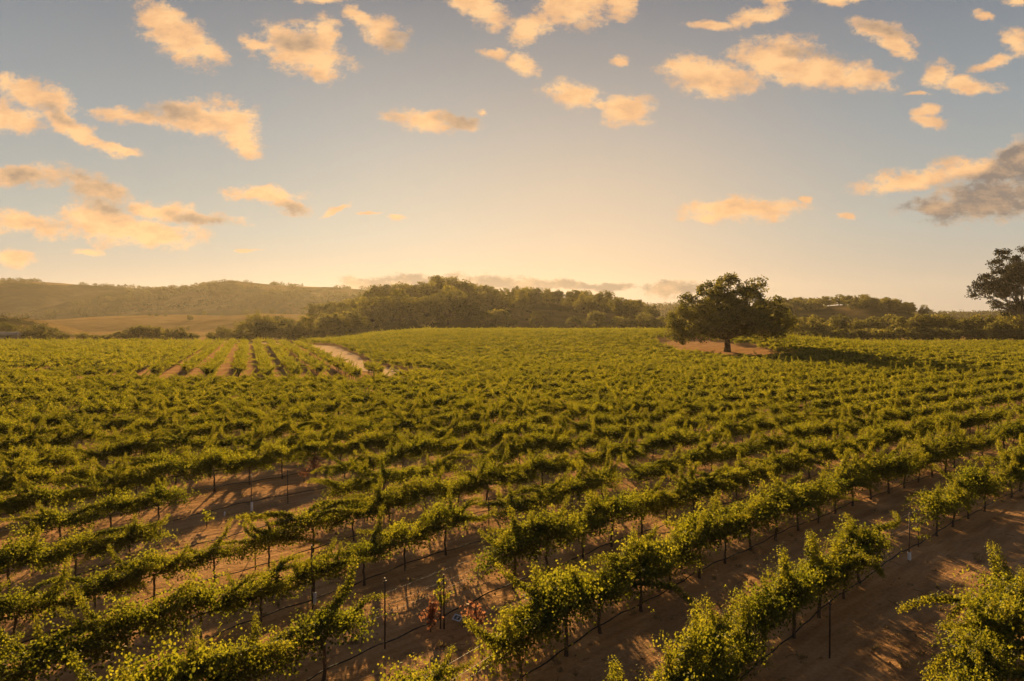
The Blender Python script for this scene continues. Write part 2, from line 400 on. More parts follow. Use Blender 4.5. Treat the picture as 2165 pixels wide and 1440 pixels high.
# the block of rows beyond the headland, running straight away
th2 = math.radians(-20.8)
for i in range(-60, 60):
    for j in range(-80, 130):
        l, o = (j-10)*1.6, i*3.3
        x = -34+math.sin(th2)*l+math.cos(th2)*o; y = 95+math.cos(th2)*l-math.sin(th2)*o
        if y < (80+((i*37) % 11) if x > -50 else 92) or y > 206 or x > road_x(y)-4.0: continue
        px = 1082.5+FPX*x/y
        if px < -220: continue
        if rng.random() < .03: continue
        vines.append((x+rng.normal()*.05, y+rng.normal()*.05, math.pi/2-th2+(math.pi if rng.random() < .5 else 0), 999, 1.0))
# keep the 300 that show largest as things, the rest as one mass
def inframe(x, y):
    px = 1082.5+FPX*x/y; py0 = HZ+FPX*(H-1.75)/y
    return -25 < px < 2190 and py0 < 1425
order = sorted((i for i, v in enumerate(vines) if inframe(v[0], v[1])), key=lambda i: math.hypot(vines[i][0], vines[i][1]))
hero = order[:300]; heroset = set(hero)
_hx, _hy = gpt(1119, 1416); horned = min(hero, key=lambda i: (vines[i][0]-_hx)**2+(vines[i][1]-_hy)**2)
rows_seen = {}
for i in hero: rows_seen.setdefault(vines[i][3], []).append(i)
rowrank = {n: k+1 for k, n in enumerate(sorted(rows_seen))}
rank = {}
for n, L in rows_seen.items():
    L.sort(key=lambda i: vines[i][0]/vines[i][1])
    for k, i in enumerate(L): rank[i] = (k+1, rowrank[n])
random.seed(21)
for i in hero:
    x, y, a, n, sc = vines[i]
    r = random
    t = thing('grapevine', (x, y, z1(x, y)), a, r.uniform(.84, 1.16)*(1.1 if n <= 0 else 1)*(1.12 if i == horned else 1))
    f = r.randrange(NV)
    copy_child(r.choice(trunk_src), t, rot=(0, 0, r.uniform(0, 6)))
    copy_child(r.choice(cordon_src), t)
    c = copy_child(fol_src[f], t, rot=(0, 0, 0)); c.scale = (r.uniform(.95, 1.15), r.uniform(.85, 1.3), r.uniform(.9, 1.2))
    kinds = []
    if i == horned:
        for si, ang, x0, zz, sc2 in ((4, .5, .1, 1.05, 1.15), (5, math.pi-.35, -.05, 1.05, 1.1), (0, math.pi+.15, -.4, 1.0, 1.0), (9, 0.1, .5, 1.0, 1.0)):
            copy_child(shoot_src[si], t, (x0, 0, zz), (0, 0, ang+(math.pi if math.cos(a) < 0 else 0)), sc2)
        kinds = ['horn', 'horn']
    for q in range(r.choice((4, 5, 6, 7, 8)) if i != horned else 0):
        si = r.randrange(len(shoot_src)); kd = SHOOT_KIND[si]; kinds.append(kd)
        along = r.choice((0, math.pi))
        x0 = r.uniform(-.05, .5)*(1 if along == 0 else -1)
        copy_child(shoot_src[si], t, (x0, r.uniform(-.28, .28), r.uniform(.9, 1.22) if kd != 'hang' else 1.05), (r.gauss(0, .12), 0, along+r.gauss(0, .32)), r.uniform(.7, 1.08))
    look = ('horned grapevine with two tall horns' if i == horned else 'horned grapevine with upcurved shoots' if kinds.count('horn') >= 2 else 'grapevine with trailing drooping shoots' if 'hang' in kinds and 'reach' not in kinds
            else 'grapevine with upright leafy shoot' if 'stand' in kinds else 'grapevine with long reaching shoots' if kinds.count('reach') >= 2 else 'bushy leafy grapevine')
    k, rr = rank[i]
    tag(t, f"{look}, {ordn(k)} from left in {ordn(rr)} row counted from bottom right", 'grapevine', 'grapevines in the near rows')

# the rest of the vineyard: instanced vines in one mass
def lib_collection(name, objs):
    c = bpy.data.collections.new(name)
    for o in objs: c.objects.link(o)
    return c
lib = []
for v in range(8):     # 0-7: full detail, 8-13 middle, 14-21 far
    mb = MB(); vine_foliage(mb, 200+v)
    r = np.random.default_rng(v); sub = MB()
    for q in range(6):
        sm = MB(); shoot_geo(sm, SHOOT_KIND[r.integers(len(SHOOT_KIND))], 700+v*4+q, wood=False)
        ang = (0 if r.random() < .5 else math.pi)+r.normal()*.35; cs, sn = math.cos(ang), math.sin(ang)
        Vv = np.concatenate(sm.V) @ np.array([[cs, sn, 0], [-sn, cs, 0], [0, 0, 1]]) + np.array([r.uniform(.1, .7)*cs, r.normal()*.15, 1.0])
        mb.add(Vv, np.concatenate(sm.F[4]), np.concatenate(sm.T))
    mb.tube([(0, 0, -.05), (.01, .01, .5), (0, 0, .8)], .035, 5, .0)
    lib.append(mb.build('vinelib_%03d' % len(lib), M['vine'], link=False))
for lod in (0, 1):
    for v in range(8):
        mb = MB(); r = np.random.default_rng(40+v)
        if lod == 0: vine_foliage(mb, 220+v, 60, .045, .082, 460, .95)
        else: vine_foliage(mb, 240+v, 40, .075, .14, 190, 1.0)
        for q in range(5 if lod == 0 else 3):
            sm = MB(); shoot_geo(sm, SHOOT_KIND[r.integers(5 if lod == 0 else 4)], 800+v*4+q, (.05, .08)[lod], (6, 4)[lod], (.085, .14)[lod], wood=False)
            ang = (0 if r.random() < .5 else math.pi)+r.normal()*.5; cs, sn = math.cos(ang), math.sin(ang)
            Vv = np.concatenate(sm.V) @ np.array([[cs, sn, 0], [-sn, cs, 0], [0, 0, 1]]) + np.array([r.uniform(.1, .7)*cs, r.normal()*.2, 1.02])
            mb.add(Vv, np.concatenate(sm.F[4]), np.concatenate(sm.T))
        if lod == 0: mb.tube([(0, 0, -.05), (.01, .01, .5), (0, 0, .8)], .035, 5, .0)
        lib.append(mb.build('vinelib_%03d' % len(lib), M['vine'], link=False))
libcol = lib_collection('vine_kinds', lib)

def scatter(name, pts, rot, idx, scl, coll):
    me = bpy.data.meshes.new(name); me.vertices.add(len(pts)); me.vertices.foreach_set('co', np.asarray(pts, np.float32).ravel())
    for nme, typ, dat in (('rz', 'FLOAT', np.asarray(rot, np.float32)), ('pick', 'INT', np.asarray(idx, np.int32)), ('size', 'FLOAT', np.asarray(scl, np.float32))):
        a = me.attributes.new(nme, typ, 'POINT'); a.data.foreach_set('value', dat)
    o = bpy.data.objects.new(name, me); COL.objects.link(o)
    ng = bpy.data.node_groups.new(name+'_scatter', 'GeometryNodeTree')
    ng.interface.new_socket('Geometry', in_out='INPUT', socket_type='NodeSocketGeometry')
    ng.interface.new_socket('Geometry', in_out='OUTPUT', socket_type='NodeSocketGeometry')
    N = ng.nodes; L = ng.links
    gi, go = N.new('NodeGroupInput'), N.new('NodeGroupOutput')
    ci = N.new('GeometryNodeCollectionInfo'); ci.inputs['Collection'].default_value = coll
    ci.inputs['Separate Children'].default_value = True; ci.inputs['Reset Children'].default_value = True
    ip = N.new('GeometryNodeInstanceOnPoints'); ip.inputs['Pick Instance'].default_value = True
    def att(n, t):
        a = N.new('GeometryNodeInputNamedAttribute'); a.data_type = t; a.inputs['Name'].default_value = n; return a.outputs['Attribute']
    cx = N.new('ShaderNodeCombineXYZ'); L.new(att('rz', 'FLOAT'), cx.inputs['Z'])
    L.new(gi.outputs[0], ip.inputs['Points']); L.new(ci.outputs[0], ip.inputs['Instance']); L.new(att('pick', 'INT'), ip.inputs['Instance Index'])
    L.new(cx.outputs[0], ip.inputs['Rotation']); L.new(att('size', 'FLOAT'), ip.inputs['Scale'])
    L.new(ip.outputs[0], go.inputs[0])
    md = o.modifiers.new('scatter', 'NODES'); md.node_group = ng
    return o
P, R_, I_, S_ = [], [], [], []
for i, (x, y, a, n, sc) in enumerate(vines):
    if i in heroset: continue
    d = math.hypot(x, y)
    lod = rng.integers(0, 8) if d < 44 else (8+rng.integers(0, 8) if d < 105 else 16+rng.integers(0, 8))
    P.append((x, y, z1(x, y))); R_.append(a); I_.append(lod); S_.append(rng.uniform(.9, 1.12)*(1.12 if n == 999 else 1.0))
far = scatter('vineyard_foliage', P, R_, I_, S_, libcol)
far['kind'] = 'stuff'; far['label'] = 'massed leafy grapevine rows covering the vineyard beyond the near vines'
print('vines', len(vines), 'stuff', len(P))

# ------------------------------------------------------------------ posts, hoses, wires, tags and dried vines
def row_path(n, s0, s1, k=140):
    s = np.linspace(s0, s1, k); n = NEARN(n)*SPACE
    th = np.interp(s, SARR, _th)
    return np.stack([np.interp(s, SARR, BX)-np.cos(th)*n, np.interp(s, SARR, BY)+np.sin(th)*n], -1)
seen_rows = [n for n in range(-3, 8)]
for n in seen_rows:
    rr = rowrank.get(n, 1)
    xy = row_path(n, -2.2*H, (7 if n > -3 else 2)*H, 260)
    w = np.arange(260)
    mb = MB(); mb.tube(np.column_stack([xy, zf(xy[:, 0], xy[:, 1])+.15+.04*np.sin(w*.31)+.02*np.sin(w*1.3)]), .016, 6)
    tag(mb.build('drip_hose', M['hose'], smooth=True), f'black drip hose strung low along the {ordn(rr)} vine row from bottom right', 'hose', 'drip hoses under the vine rows')
    if n in (-2, -1, 0, 1, 2, 3, 4):
        for z, wd, off in ((.80, 'lower', 0), (1.06, 'middle', .16), (1.28, 'upper', 0)):
            mb = MB(); mb.tube(np.column_stack([xy[:, 0]+off*.6, xy[:, 1]-off*.6, zf(xy[:, 0], xy[:, 1])+z]), .003, 4)
            tag(mb.build('trellis_wire', M['wire']), f'thin {wd} trellis wire along the {ordn(rr)} vine row from bottom right', 'wire', 'trellis wires')

def post(px, py, h, label, sleeve=None):
    x, y = gpt(px, py); z = z1(x, y)
    t = thing('trellis_post', (x, y, z), random.uniform(0, 3))
    tag(t, label, 'post', 'thin trellis posts')
    mb = MB(); mb.tube([(0, 0, -.1), (.005, 0, h*.5), (.012, .004, h)], .019, 6); mb.build('stake', M['post'], t)
    mb = MB(); mb.box((.012, .004, h-.08), (.11, .02, .02)); mb.build('cross_clip', M['post'], t)
    return x, y, z
posts = [(937, 1338, 1.33, 'bare rusty post beside a dried red vine and white frame'), (810, 1381, 1.62, 'bare rusty post standing alone in the gap before the dried vine post'),
         (655, 1299, 1.7, 'dark post with a white wire clip near its foot'), (527, 1088, 1.5, 'dark post in the wide gap with white sleeve near the ground'),
         (605, 1068, 1.4, 'short dark bare post right of the sleeved gap post'), (1033, 1152, 1.55, 'slim dark post in the short gap of the middle row'),
         (1930, 1190, 1.5, 'slim post with pale blue sleeve beside the open dirt'), (1764, 1402, 1.3, 'thin post standing in dirt at the bottom right'),
         (534, 1210, 1.1, 'short dark post below the wide gap between two vines')]
for p in posts: post(*p)
def sleeve(px, py, dx, z0, h, r, label):
    x, y = gpt(px, py)
    mb = MB(); k = 10; zz = np.linspace(z0, z0+h, 5)
    mb.tube(np.stack([np.full(5, x+dx), np.full(5, y-.03), zz], -1), [r, r*1.05, r, r*1.05, r], k, cap=False)
    mb.tube(np.stack([np.full(5, x+dx), np.full(5, y-.03), zz], -1), [r*.86]*5, k, cap=False)
    tag(mb.build('post_sleeve', M['white']), label, 'sleeve', None)
sleeve(527, 1088, .03, .10, .34, .045, 'small white plastic sleeve on the post in the wide gap')
sleeve(1930, 1190, 0, .03, .24, .05, 'pale bluish sleeve around the post foot beside open dirt')
def frame(px, py, w, h, rot, tilt, label, mark=True, z=.12):
    x, y = gpt(px, py)
    t = thing('tag_frame', (x, y, z), rot); t.rotation_euler = (tilt, 0, rot)
    b = .026
    mb = MB(); o = np.array([[-w/2, -h/2], [w/2, -h/2], [w/2, h/2], [-w/2, h/2]]); q = o*np.array([(w-2*b)/w, (h-2*b)/h])
    V = [(*p, z0) for z0 in (0, .02) for p in o]+[(*p, z0) for z0 in (0, .02) for p in q]
    F = []
    for i in range(4):
        j = (i+1) % 4
        F += [[i, j, 4+j, 4+i], [8+j, 8+i, 12+i, 12+j], [4+i, 4+j, 12+j, 12+i], [j, i, 8+i, 8+j]]
    mb.add(V, F); mb.build('border', M['white'], t)
    if mark:
        mb = MB(); mb.box((0, 0, .004), (w-2*b-.004, h-2*b-.004, .006)); mb.build('panel', M['grey'], t)
        mb = MB(); mb.box((0, 0, .012), (.085, .018, .008), .6); mb.box((0, 0, .0145), (.018, .06, .007), .6); mb.build('mark', M['white'], t)
    tag(t, label, 'tag'); return t
frame(966, 1325, .25, .16, math.radians(-38), math.radians(35), 'white bordered tag with a small mark lying on shaded soil')
frame(1118, 1279, .22, .16, math.radians(10), math.radians(40), 'white open tag frame half hidden behind the horned vine', False)
frame(661, 1290, .07, .30, math.radians(8), math.radians(78), 'white looped wire clip hanging at the foot of a dark post', False, .22)
frame(470, 1098, .05, .16, 0, math.radians(75), 'tiny white marker standing by the hose in the wide gap', False, .15)

def small_plant(name, px, py, h, mat, n, label, cat, seed, w=.35, stem=True):
    x, y = gpt(px, py); r = np.random.default_rng(seed)
    t = thing(name, (x, y, z1(x, y)), r.uniform(0, 6)); tag(t, label, cat)
    mb = MB(); mb.tube([(0, 0, -.04), (.02, 0, h*.5), (0, .02, h*.9)], [.018, .014, .008], 5); mb.build('stem', M['bark'], t)
    mb = MB()
    for q in range(n):
        cane_leaves(mb, r, (0, 0, h*r.uniform(.35, .9)), (r.normal()*w/.35, r.normal()*w/.35, r.uniform(-.2, 1)), r.uniform(.3, .55)*h, .05, .05, .085, .04, 2)
    mb.build('foliage', mat, t)
small_plant('dried_vine', 664, 1010, 1.0, M['dry'], 12, 'small dried vine with red withered leaves above the wide gap', 'vine', 1)
small_plant('dried_vine', 640, 1020, .55, M['dry'], 8, 'low withered reddish vine sprawling beside the small dried vine', 'vine', 8, .6)
small_plant('dried_vine', 908, 1345, .75, M['dry'], 15, 'dried reddish vine crouching at the foot of the bare post', 'vine', 2)
small_plant('dried_vine', 1004, 1352, .9, M['dry'], 9, 'withered rust red vine between white tag and horned vine', 'vine', 3)
small_plant('dried_vine', 1380, 1196, .7, M['dry'], 8, 'withered brown vine under the middle of the third row', 'vine', 12)
small_plant('young_vine', 929, 1338, 1.15, M['vine'], 5, 'young green vine shoot climbing beside the bare rusty post', 'vine', 4, .08)
small_plant('young_vine', 527, 1180, .95, M['vine'], 5, 'single upright green vine sprig under the wide gap', 'vine', 5, .08)
small_plant('young_vine', 432, 1118, .6, M['vine'], 7, 'low yellow green vine sprig at the edge of the wide gap', 'vine', 6, .3)
small_plant('young_vine', 1950, 1160, 1.0, M['vine'], 6, 'thin young vine behind the pale sleeved post', 'vine', 7, .25)

# dry weeds and stubble on the soil, one mass nobody could count
mb = MB(); r = np.random.default_rng(5)
k = 2600
y = 12+42*r.random(k)**1.5; x = (r.random(k)-.5)*1.7*y
cl = np.array([fbm(a*.5, b*.5) for a, b in zip(x, y)]); keep = cl > .0
x, y = x[keep], y[keep]; k = len(x); big = .5+1.2*r.random(k)**2
for rep_ in range(12):
    mb.leaves(np.stack([x+r.normal(size=k)*.035*big, y+r.normal(size=k)*.035*big, np.full(k, -.01)], -1), np.stack([r.normal(size=k)*.55, r.normal(size=k)*.55, .3+.9*r.random(k)], -1),
              r.normal(size=(k, 3)), big*(.04+.08*r.random(k)), r.random(k), .28)
w = mb.build('dry_weeds', M['straw']); w['kind'] = 'stuff'; w['label'] = 'sparse dry weeds and fallen leaves scattered on the soil'

# clods, stones and prunings
mb = MB(); k = 2600
y = 11+30*r.random(k)**1.4; x = (r.random(k)-.5)*1.7*y; sz = .012+.045*r.random(k)**3
base = np.array([[1, 0, 0], [0, 1, 0], [-1, 0, 0], [0, -1, 0], [0, 0, .8], [.1, .1, -.6]])
fc8 = np.array([[0, 1, 4], [1, 2, 4], [2, 3, 4], [3, 0, 4], [1, 0, 5], [2, 1, 5], [3, 2, 5], [0, 3, 5]])
V = np.stack([x, y, sz*.2], -1)[:, None]+base[None]*(1+.35*r.normal(size=(k, 6, 1)))*sz[:, None, None]*(.6+.8*r.random((k, 1, 3)))
mb.add(V.reshape(-1, 3), (np.arange(k)[:, None, None]*6+fc8[None]).reshape(-1, 3))
w = mb.build('soil_clods', M['ground']); w['kind'] = 'stuff'; w['label'] = 'small clods and stones lying on the brown soil'
w.data.attributes['tint'].data.foreach_set('value', np.zeros(k*6, np.float32))
mb = MB()
for q in range(420):
    y = 11+28*r.random()**1.3; x = (r.random()-.5)*1.6*y; a = r.random()*6.28; L = .12+.35*r.random()
    t_ = np.linspace(-1, 1, 4)[:, None]
    mb.tube(np.array([[x, y, .012]])+t_*np.array([[math.cos(a)*L/2, math.sin(a)*L/2, 0]])+r.normal(size=(4, 3))*np.array([.02, .02, .004]), .006, 4)
w = mb.build('vine_prunings', M['bark']); w['kind'] = 'stuff'; w['label'] = 'dry cut canes littering the soil between the rows'

# ------------------------------------------------------------------ trees
def limb(mb, a, b, r0, r1, seed, k=6, seg=7, sag=.08):
    r = np.random.default_rng(seed); a = np.array(a, float); b = np.array(b, float); t = np.linspace(0, 1, seg)
    L = np.linalg.norm(b-a)
    P = a[None]+(b-a)[None]*t[:, None] + r.normal(size=(seg, 3))*L*.03*np.sin(t*math.pi)[:, None]
    P[:, 2] += np.sin(t*math.pi)*L*sag
    mb.tube(P, np.linspace(r0, r1, seg), k)

def crown_geo(mb, lobes, clumps, per, cr, lsize, seed, flat=.75, lodark=.0):
    """leaf clumps spread through ellipsoid lobes (x, y, z, rx, ry, rz)"""
    r = np.random.default_rng(seed); lobes = np.array(lobes, float)
    vol = lobes[:, 3]*lobes[:, 4]*lobes[:, 5]; pr = vol**.7; pr /= pr.sum()
    C = []
    for li in r.choice(len(lobes), clumps, p=pr):
        d = unit(r.normal(size=3)); q = r.random()**.28
        if d[2] < -.3 and r.random() < .5: d[2] *= -1
        C.append(lobes[li, :3]+d*q*lobes[li, 3:])
    C = np.array(C)
    ct = r.random(len(C))*.5
    idx = np.repeat(np.arange(len(C)), per); k = len(idx)
    off = unit(r.normal(size=(k, 3)))*(r.random(k)**.5)[:, None]*cr*np.array([1, 1, flat])*(.6+.8*r.random(len(C)))[idx][:, None]
    D = unit(off+r.normal(size=(k, 3))*cr*.5); N = unit(r.normal(size=(k, 3))+np.array([0, 0, .5]))
    mb.leaves(C[idx]+off, D, N, lsize*(.6+.8*r.random(k)), np.clip(ct[idx]+.5*r.random(k), 0, 1))
    return C

def make_tree_meshes(lobes, th, tr, clumps, per, cr, lsize, seed, lmat, bmat, limbs=None, flat=.75):
    mb = MB(); C = crown_geo(mb, lobes, clumps, per, cr, lsize, seed, flat)
    crown = mb.build('crown', lmat, link=False)
    mb = MB(); r = np.random.default_rng(seed)
    mb.tube([(0, 0, -.4), (0, 0, .02), (.02*th, 0, th*.35), (0, .02*th, th*.7), (0, 0, th)], [tr*1.5, tr*1.25, tr, tr*.92, tr*.85], 10)
    for j, lb in enumerate(lobes):
        limb(mb, (0, 0, th*.88), lb[:3], tr*.55*min(1, (lb[3]*lb[5])**.5/3.2+.35), tr*.12, seed*31+j)
        near = C[np.argsort(((C-np.array(lb[:3]))**2).sum(1))[:24:4]]
        for q, c in enumerate(near): limb(mb, lb[:3], c, tr*.14, tr*.04, seed*77+j*9+q, 4, 4)
    trunk = mb.build('trunk', bmat, link=False, smooth=True)
    return crown, trunk

def place_tree(src, name, loc, rz, sc, label, cat='tree', group=None, first=False, zs=1.0):
    t = thing(name, loc, rz, sc); t.scale = (sc, sc, sc*zs)
    for o in src: copy_child(o, t)
    return tag(t, label, cat, group)

# the lone oak
OL = [(-9.2, 1, 6.0, 2.9, 3.2, 2.9), (-10.6, -1, 4.3, 1.9, 2.4, 1.9), (-7.2, 0, 9.4, 2.9, 3.4, 2.6), (-3.8, -2, 11.6, 3.0, 3.4, 2.5), (.4, 1, 13.9, 2.7, 3, 1.9), (5.6, 0, 13.0, 2.5, 3, 2.2),
      (2.4, -3, 10.4, 3.6, 4, 2.7), (9.2, 1, 10.0, 2.1, 2.4, 1.5), (10.2, -1, 6.9, 3.0, 3.6, 2.2), (12.6, 1, 5.2, 1.7, 2.2, 1.4), (6.2, 3, 6.2, 3.8, 4.2, 2.6), (0, -5, 7.2, 4.4, 4, 3.0),
      (-4.8, 4, 6.5, 3.8, 4.4, 2.8), (6.8, -4, 4.2, 3.0, 3.4, 1.5), (-6.2, -3, 3.9, 2.8, 3, 1.5), (1, 7, 8, 4, 4, 3.5), (-1.5, 2, 9, 4.2, 4, 3), (2.5, -8, 5.8, 3.4, 2.6, 2.2), (-3, -7, 5.2, 3, 2.6, 2), (7.5, 2, 8.2, 2.4, 2.4, 1.6)]
OL += [(-9.6, 2, 2.9, 2.6, 3, 1.3), (10, 2, 3.6, 3, 3, 1.3), (-2, 0, 5, 4, 5, 2.2), (4, 0, 5, 4, 5, 2)]
OL = [(a*1.0, b, c, d*1.08, e_*1.08, f*1.06) for a, b, c, d, e_, f in OL]
oc, ot = make_tree_meshes(OL, 3.0, .62, 1350, 40, .78, .27, 11, M['oak'], M['tbark'])
place_tree((oc, ot), 'oak_tree', (OAK[0], OAK[1], z1(*OAK)), 0, 1.0, 'large spreading lone oak tree standing on bare dirt among the vines')

# tree kinds for the woods
def blob_lobes(seed, h, w, n=7, low=.3):
    r = np.random.default_rng(seed); L = [(0, 0, h*.66, w*.30, w*.30, h*.28)]
    for i in range(n):
        a = i/n*6.28+r.normal()*.3; q = r.uniform(.2, .33)*w
        L.append((math.cos(a)*q, math.sin(a)*q, h*r.uniform(low, .76), w*r.uniform(.15, .24), w*r.uniform(.15, .24), h*r.uniform(.14, .22)))
    return L
KIND = []
for s in range(6):
    h, w = 8.0, (9.5, 8, 10.5, 7.5, 9, 11)[s]
    KIND.append(make_tree_meshes(blob_lobes(50+s, h, w, 11, .10), 1.6, .26, 150, 24, .72, .33, 60+s, M['tree'], M['tbark']))
CON = []
for s in range(2):
    r = np.random.default_rng(80+s)
    L = [(r.normal()*.2, r.normal()*.2, 2.2+z*1.25, 3.3*(1-z/9.8)+.4, 3.3*(1-z/9.8)+.4, .75) for z in range(9)]
    CON.append(make_tree_meshes(L, 12.6, .22, 150, 18, .5, .26, 90+s, M['tree'], M['tbark']))
SHRUB = []
for s in range(3):
    SHRUB.append(make_tree_meshes(blob_lobes(150+s, 3.2, 6, 8, .3), .6, .12, 80, 20, .5, .26, 160+s, M['tree'], M['tbark']))
def at_px(px, D): return (px-1082.5)/FPX*D
tiers = {}
def put(tier, px, D, zfun, src, h, w_nat, h_nat, name='tree', zs=None):
    x = at_px(px, D); z = zfun(x, D)
    tiers.setdefault(tier, []).append((px, x, D, z-.25, src, h/h_nat, name))
rt = random.Random(5)
# central wooded hill, crest to foot
for px in np.arange(735, 1372, 21):
    put('crest', px+rt.uniform(-6, 6), 402+rt.uniform(-10, 10), mid_h, rt.choice(KIND), rt.uniform(6.2, 10.5)*(1.3 if 840 < px < 1000 else 1), 9, 8.4)
for px in np.arange(700, 1376, 24):
    put('upper slope', px+rt.uniform(-8, 8), 372+rt.uniform(-9, 9), mid_h, rt.choice(KIND), rt.uniform(7.5, 10.5), 9, 8.4)
for px in np.arange(672, 1392, 27):
    if 1110 < px < 1215: continue
    put('lower slope', px+rt.uniform(-9, 9), 340+rt.uniform(-8, 8), mid_h, rt.choice(KIND), rt.uniform(8.5, 12)*(1.25 if 770 < px < 1010 else 1), 9, 8.4)
for px, w, h in [(690, 60, 40), (738, 70, 48), (790, 80, 62), (846, 92, 74), (905, 70, 56), (948, 110, 76), (1008, 70, 46), (1048, 48, 34), (1085, 40, 22), (1135, 44, 40), (1218, 44, 30), (1262, 84, 44), (1318, 60, 34), (1362, 54, 46), (1398, 50, 40)]:
    D = 296; src = KIND[rt.randrange(6)] if h > 36 else SHRUB[rt.randrange(3)]
    put('foot', px, D, lambda x, y: max(mid_h(x, y), -1)+.0, src, h*(1.2 if px < 1060 else .95)/FPX*D, 9, 8.4 if h > 36 else 3.5)
put('tall', 918, 392, mid_h, KIND[3], 14, 9, 8.4); put('conifer', 965, 398, mid_h, CON[0], 12.5, 4, 13.6, 'conifer_tree'); put('conifer', 1122, 404, mid_h, CON[1], 9.5, 4, 13.6, 'conifer_tree')
put('conifer', 905, 398, mid_h, CON[1], 9.5, 4, 13.6, 'conifer_tree')
# right-hand hill and hedge of trees behind the vineyard
for px in np.arange(1650, 1925, 12):
    put('right crest', px+rt.uniform(-5, 5), 468+rt.uniform(-9, 9), right_h, rt.choice(KIND), rt.uniform(5.5, 8.8), 9, 8.4)
for px in np.arange(1640, 1935, 17):
    if 1740 < px < 1790: continue
    put('upper right slope', px+rt.uniform(-6, 6), 446+rt.uniform(-6, 6), right_h, rt.choice(KIND), rt.uniform(6, 9), 9, 8.4)
for px in np.arange(1400, 1960, 22):
    if 1740 < px < 1790: continue
    put('right slope', px+rt.uniform(-8, 8), 425+rt.uniform(-9, 9), right_h, rt.choice(KIND), rt.uniform(6.5, 9), 9, 8.4)
for px in np.arange(1655, 2215, 25):
    put('right edge', px+rt.uniform(-6, 6), 262+rt.uniform(-10, 10), lambda x, y: z1(x, y), rt.choice(KIND), rt.uniform(9.2, 11.8), 9, 8.4)
for px in np.arange(1668, 2200, 34):
    put('right front', px+rt.uniform(-8, 8), 240+rt.uniform(-5, 5), lambda x, y: z1(x, y), rt.choice(SHRUB), rt.uniform(4.2, 6.2), 6, 3.5, 'bush')
for px, h in ((2112, 8.2), (2150, 10.5), (2190, 9.6)): put('right edge', px, 240, lambda x, y: z1(x, y), KIND[int(px) % 6], h, 9, 8.4)
for px in np.arange(1378, 1440, 22):
    put('gap', px, 275, lambda x, y: z1(x, y), rt.choice(KIND), rt.uniform(4.5, 7), 9, 8.4)
# left edge of the vineyard
for px, h in [(-60, 50), (-25, 46), (10, 44), (48, 38), (82, 42), (112, 34), (136, 22)]:
    put('left clump', px, 238+rt.uniform(-4, 12), lambda x, y: z1(x, y), rt.choice(KIND), h/FPX*240, 9, 8.4)
for px, h in [(175, 18), (205, 14), (228, 16), (250, 20), (272, 25), (292, 32), (315, 30), (338, 28), (360, 26), (380, 30), (402, 18)]:
    put('left middle', px, 240+rt.uniform(-4, 8), lambda x, y: z1(x, y), rt.choice(KIND if h > 19 else SHRUB), h*1.25/FPX*240, 9, 8.4 if h > 19 else 3.5, 'tree' if h > 19 else 'bush')
for px, h in [(446, 20), (470, 30), (492, 26), (520, 42), (545, 54), (568, 46), (594, 50), (622, 44), (648, 50), (674, 42), (702, 54), (728, 58), (752, 62)]:
    put('left hedge', px, 246+rt.uniform(-4, 14), lambda x, y: z1(x, y), rt.choice(KIND), h*1.22/FPX*246, 9, 8.4)
# golden hill oaks
for px, py, h in [(402, 684, 14), (398, 697, 9), (433, 668, 12), (470, 664, 7), (520, 662, 15), (545, 664, 12), (575, 662, 14), (600, 660, 9), (330, 676, 8), (350, 676, 9), (316, 674, 7), (640, 663, 13), (660, 664, 14), (255, 660, 8), (690, 662, 12)]:
    D = 600-(py-664)*5
    put('golden', px, D, gold_h, rt.choice(KIND), h/FPX*D, 9, 8.4)

TXT = {'crest': ('dark rounded tree', 'along the crest of the central wooded hill', 'trees on the central wooded hill'), 'upper slope': ('dark bushy tree', 'high on the central wooded hill', 'trees on the central wooded hill'),
       'lower slope': ('leafy tree', 'low on the central wooded hill', 'trees on the central wooded hill'), 'foot': ('broad tree', 'at the foot of the central wooded hill', 'trees on the central wooded hill'),
       'tall': ('tall tree rising above the crest left of the pointed conifer', '', 'trees on the central wooded hill'), 'conifer': ('pointed conifer', 'rising above the central wooded hill', 'conifers on the central wooded hill'),
       'right crest': ('small dark tree', 'on the crest right of the oak', 'trees on the hill right of the oak'), 'right slope': ('hazy tree', 'on the hill slope behind the oak', 'trees on the hill right of the oak'),
       'upper right slope': ('round hazy tree', 'high on the slope right of the oak', 'trees on the hill right of the oak'), 'right edge': ('dark green tree', 'in the tree line right of the oak', 'trees lining the vineyard'), 'right front': ('low dark bush', 'before the tree line right of the oak', 'bushes before the tree line'),
       'gap': ('hazy tree', 'in the gap left of the oak', 'trees lining the vineyard'), 'left clump': ('sunlit green tree', 'in the clump at far left', 'trees lining the vineyard'),
       'left middle': ('low dark tree', 'in the thicket below the golden hill', 'trees lining the vineyard'), 'left hedge': ('shaggy green tree', 'in the hedge left of the central hill', 'trees lining the vineyard'),
       'golden': ('small lone tree', 'on the golden grass hill', 'scattered trees on the golden hill')}
for tn, L in tiers.items():
    L.sort(key=lambda q: q[0]); a, b, gname = TXT[tn]
    for k, (px, x, D, z, src, sc, name) in enumerate(L):
        nm = {'tree': 'broadleaf_tree'}.get(name, name)
        t = place_tree(src, nm, (x, D, z), rt.uniform(0, 6.28), sc, f'{a}, {ordn(k+1)} from left {b}' if b else a, 'bush' if name == 'bush' else 'tree', gname, zs=1.0)
        w = rt.uniform(.9, 1.2); t.scale = (sc*w, sc*w, sc)
print('trees', sum(len(v) for v in tiers.values()))

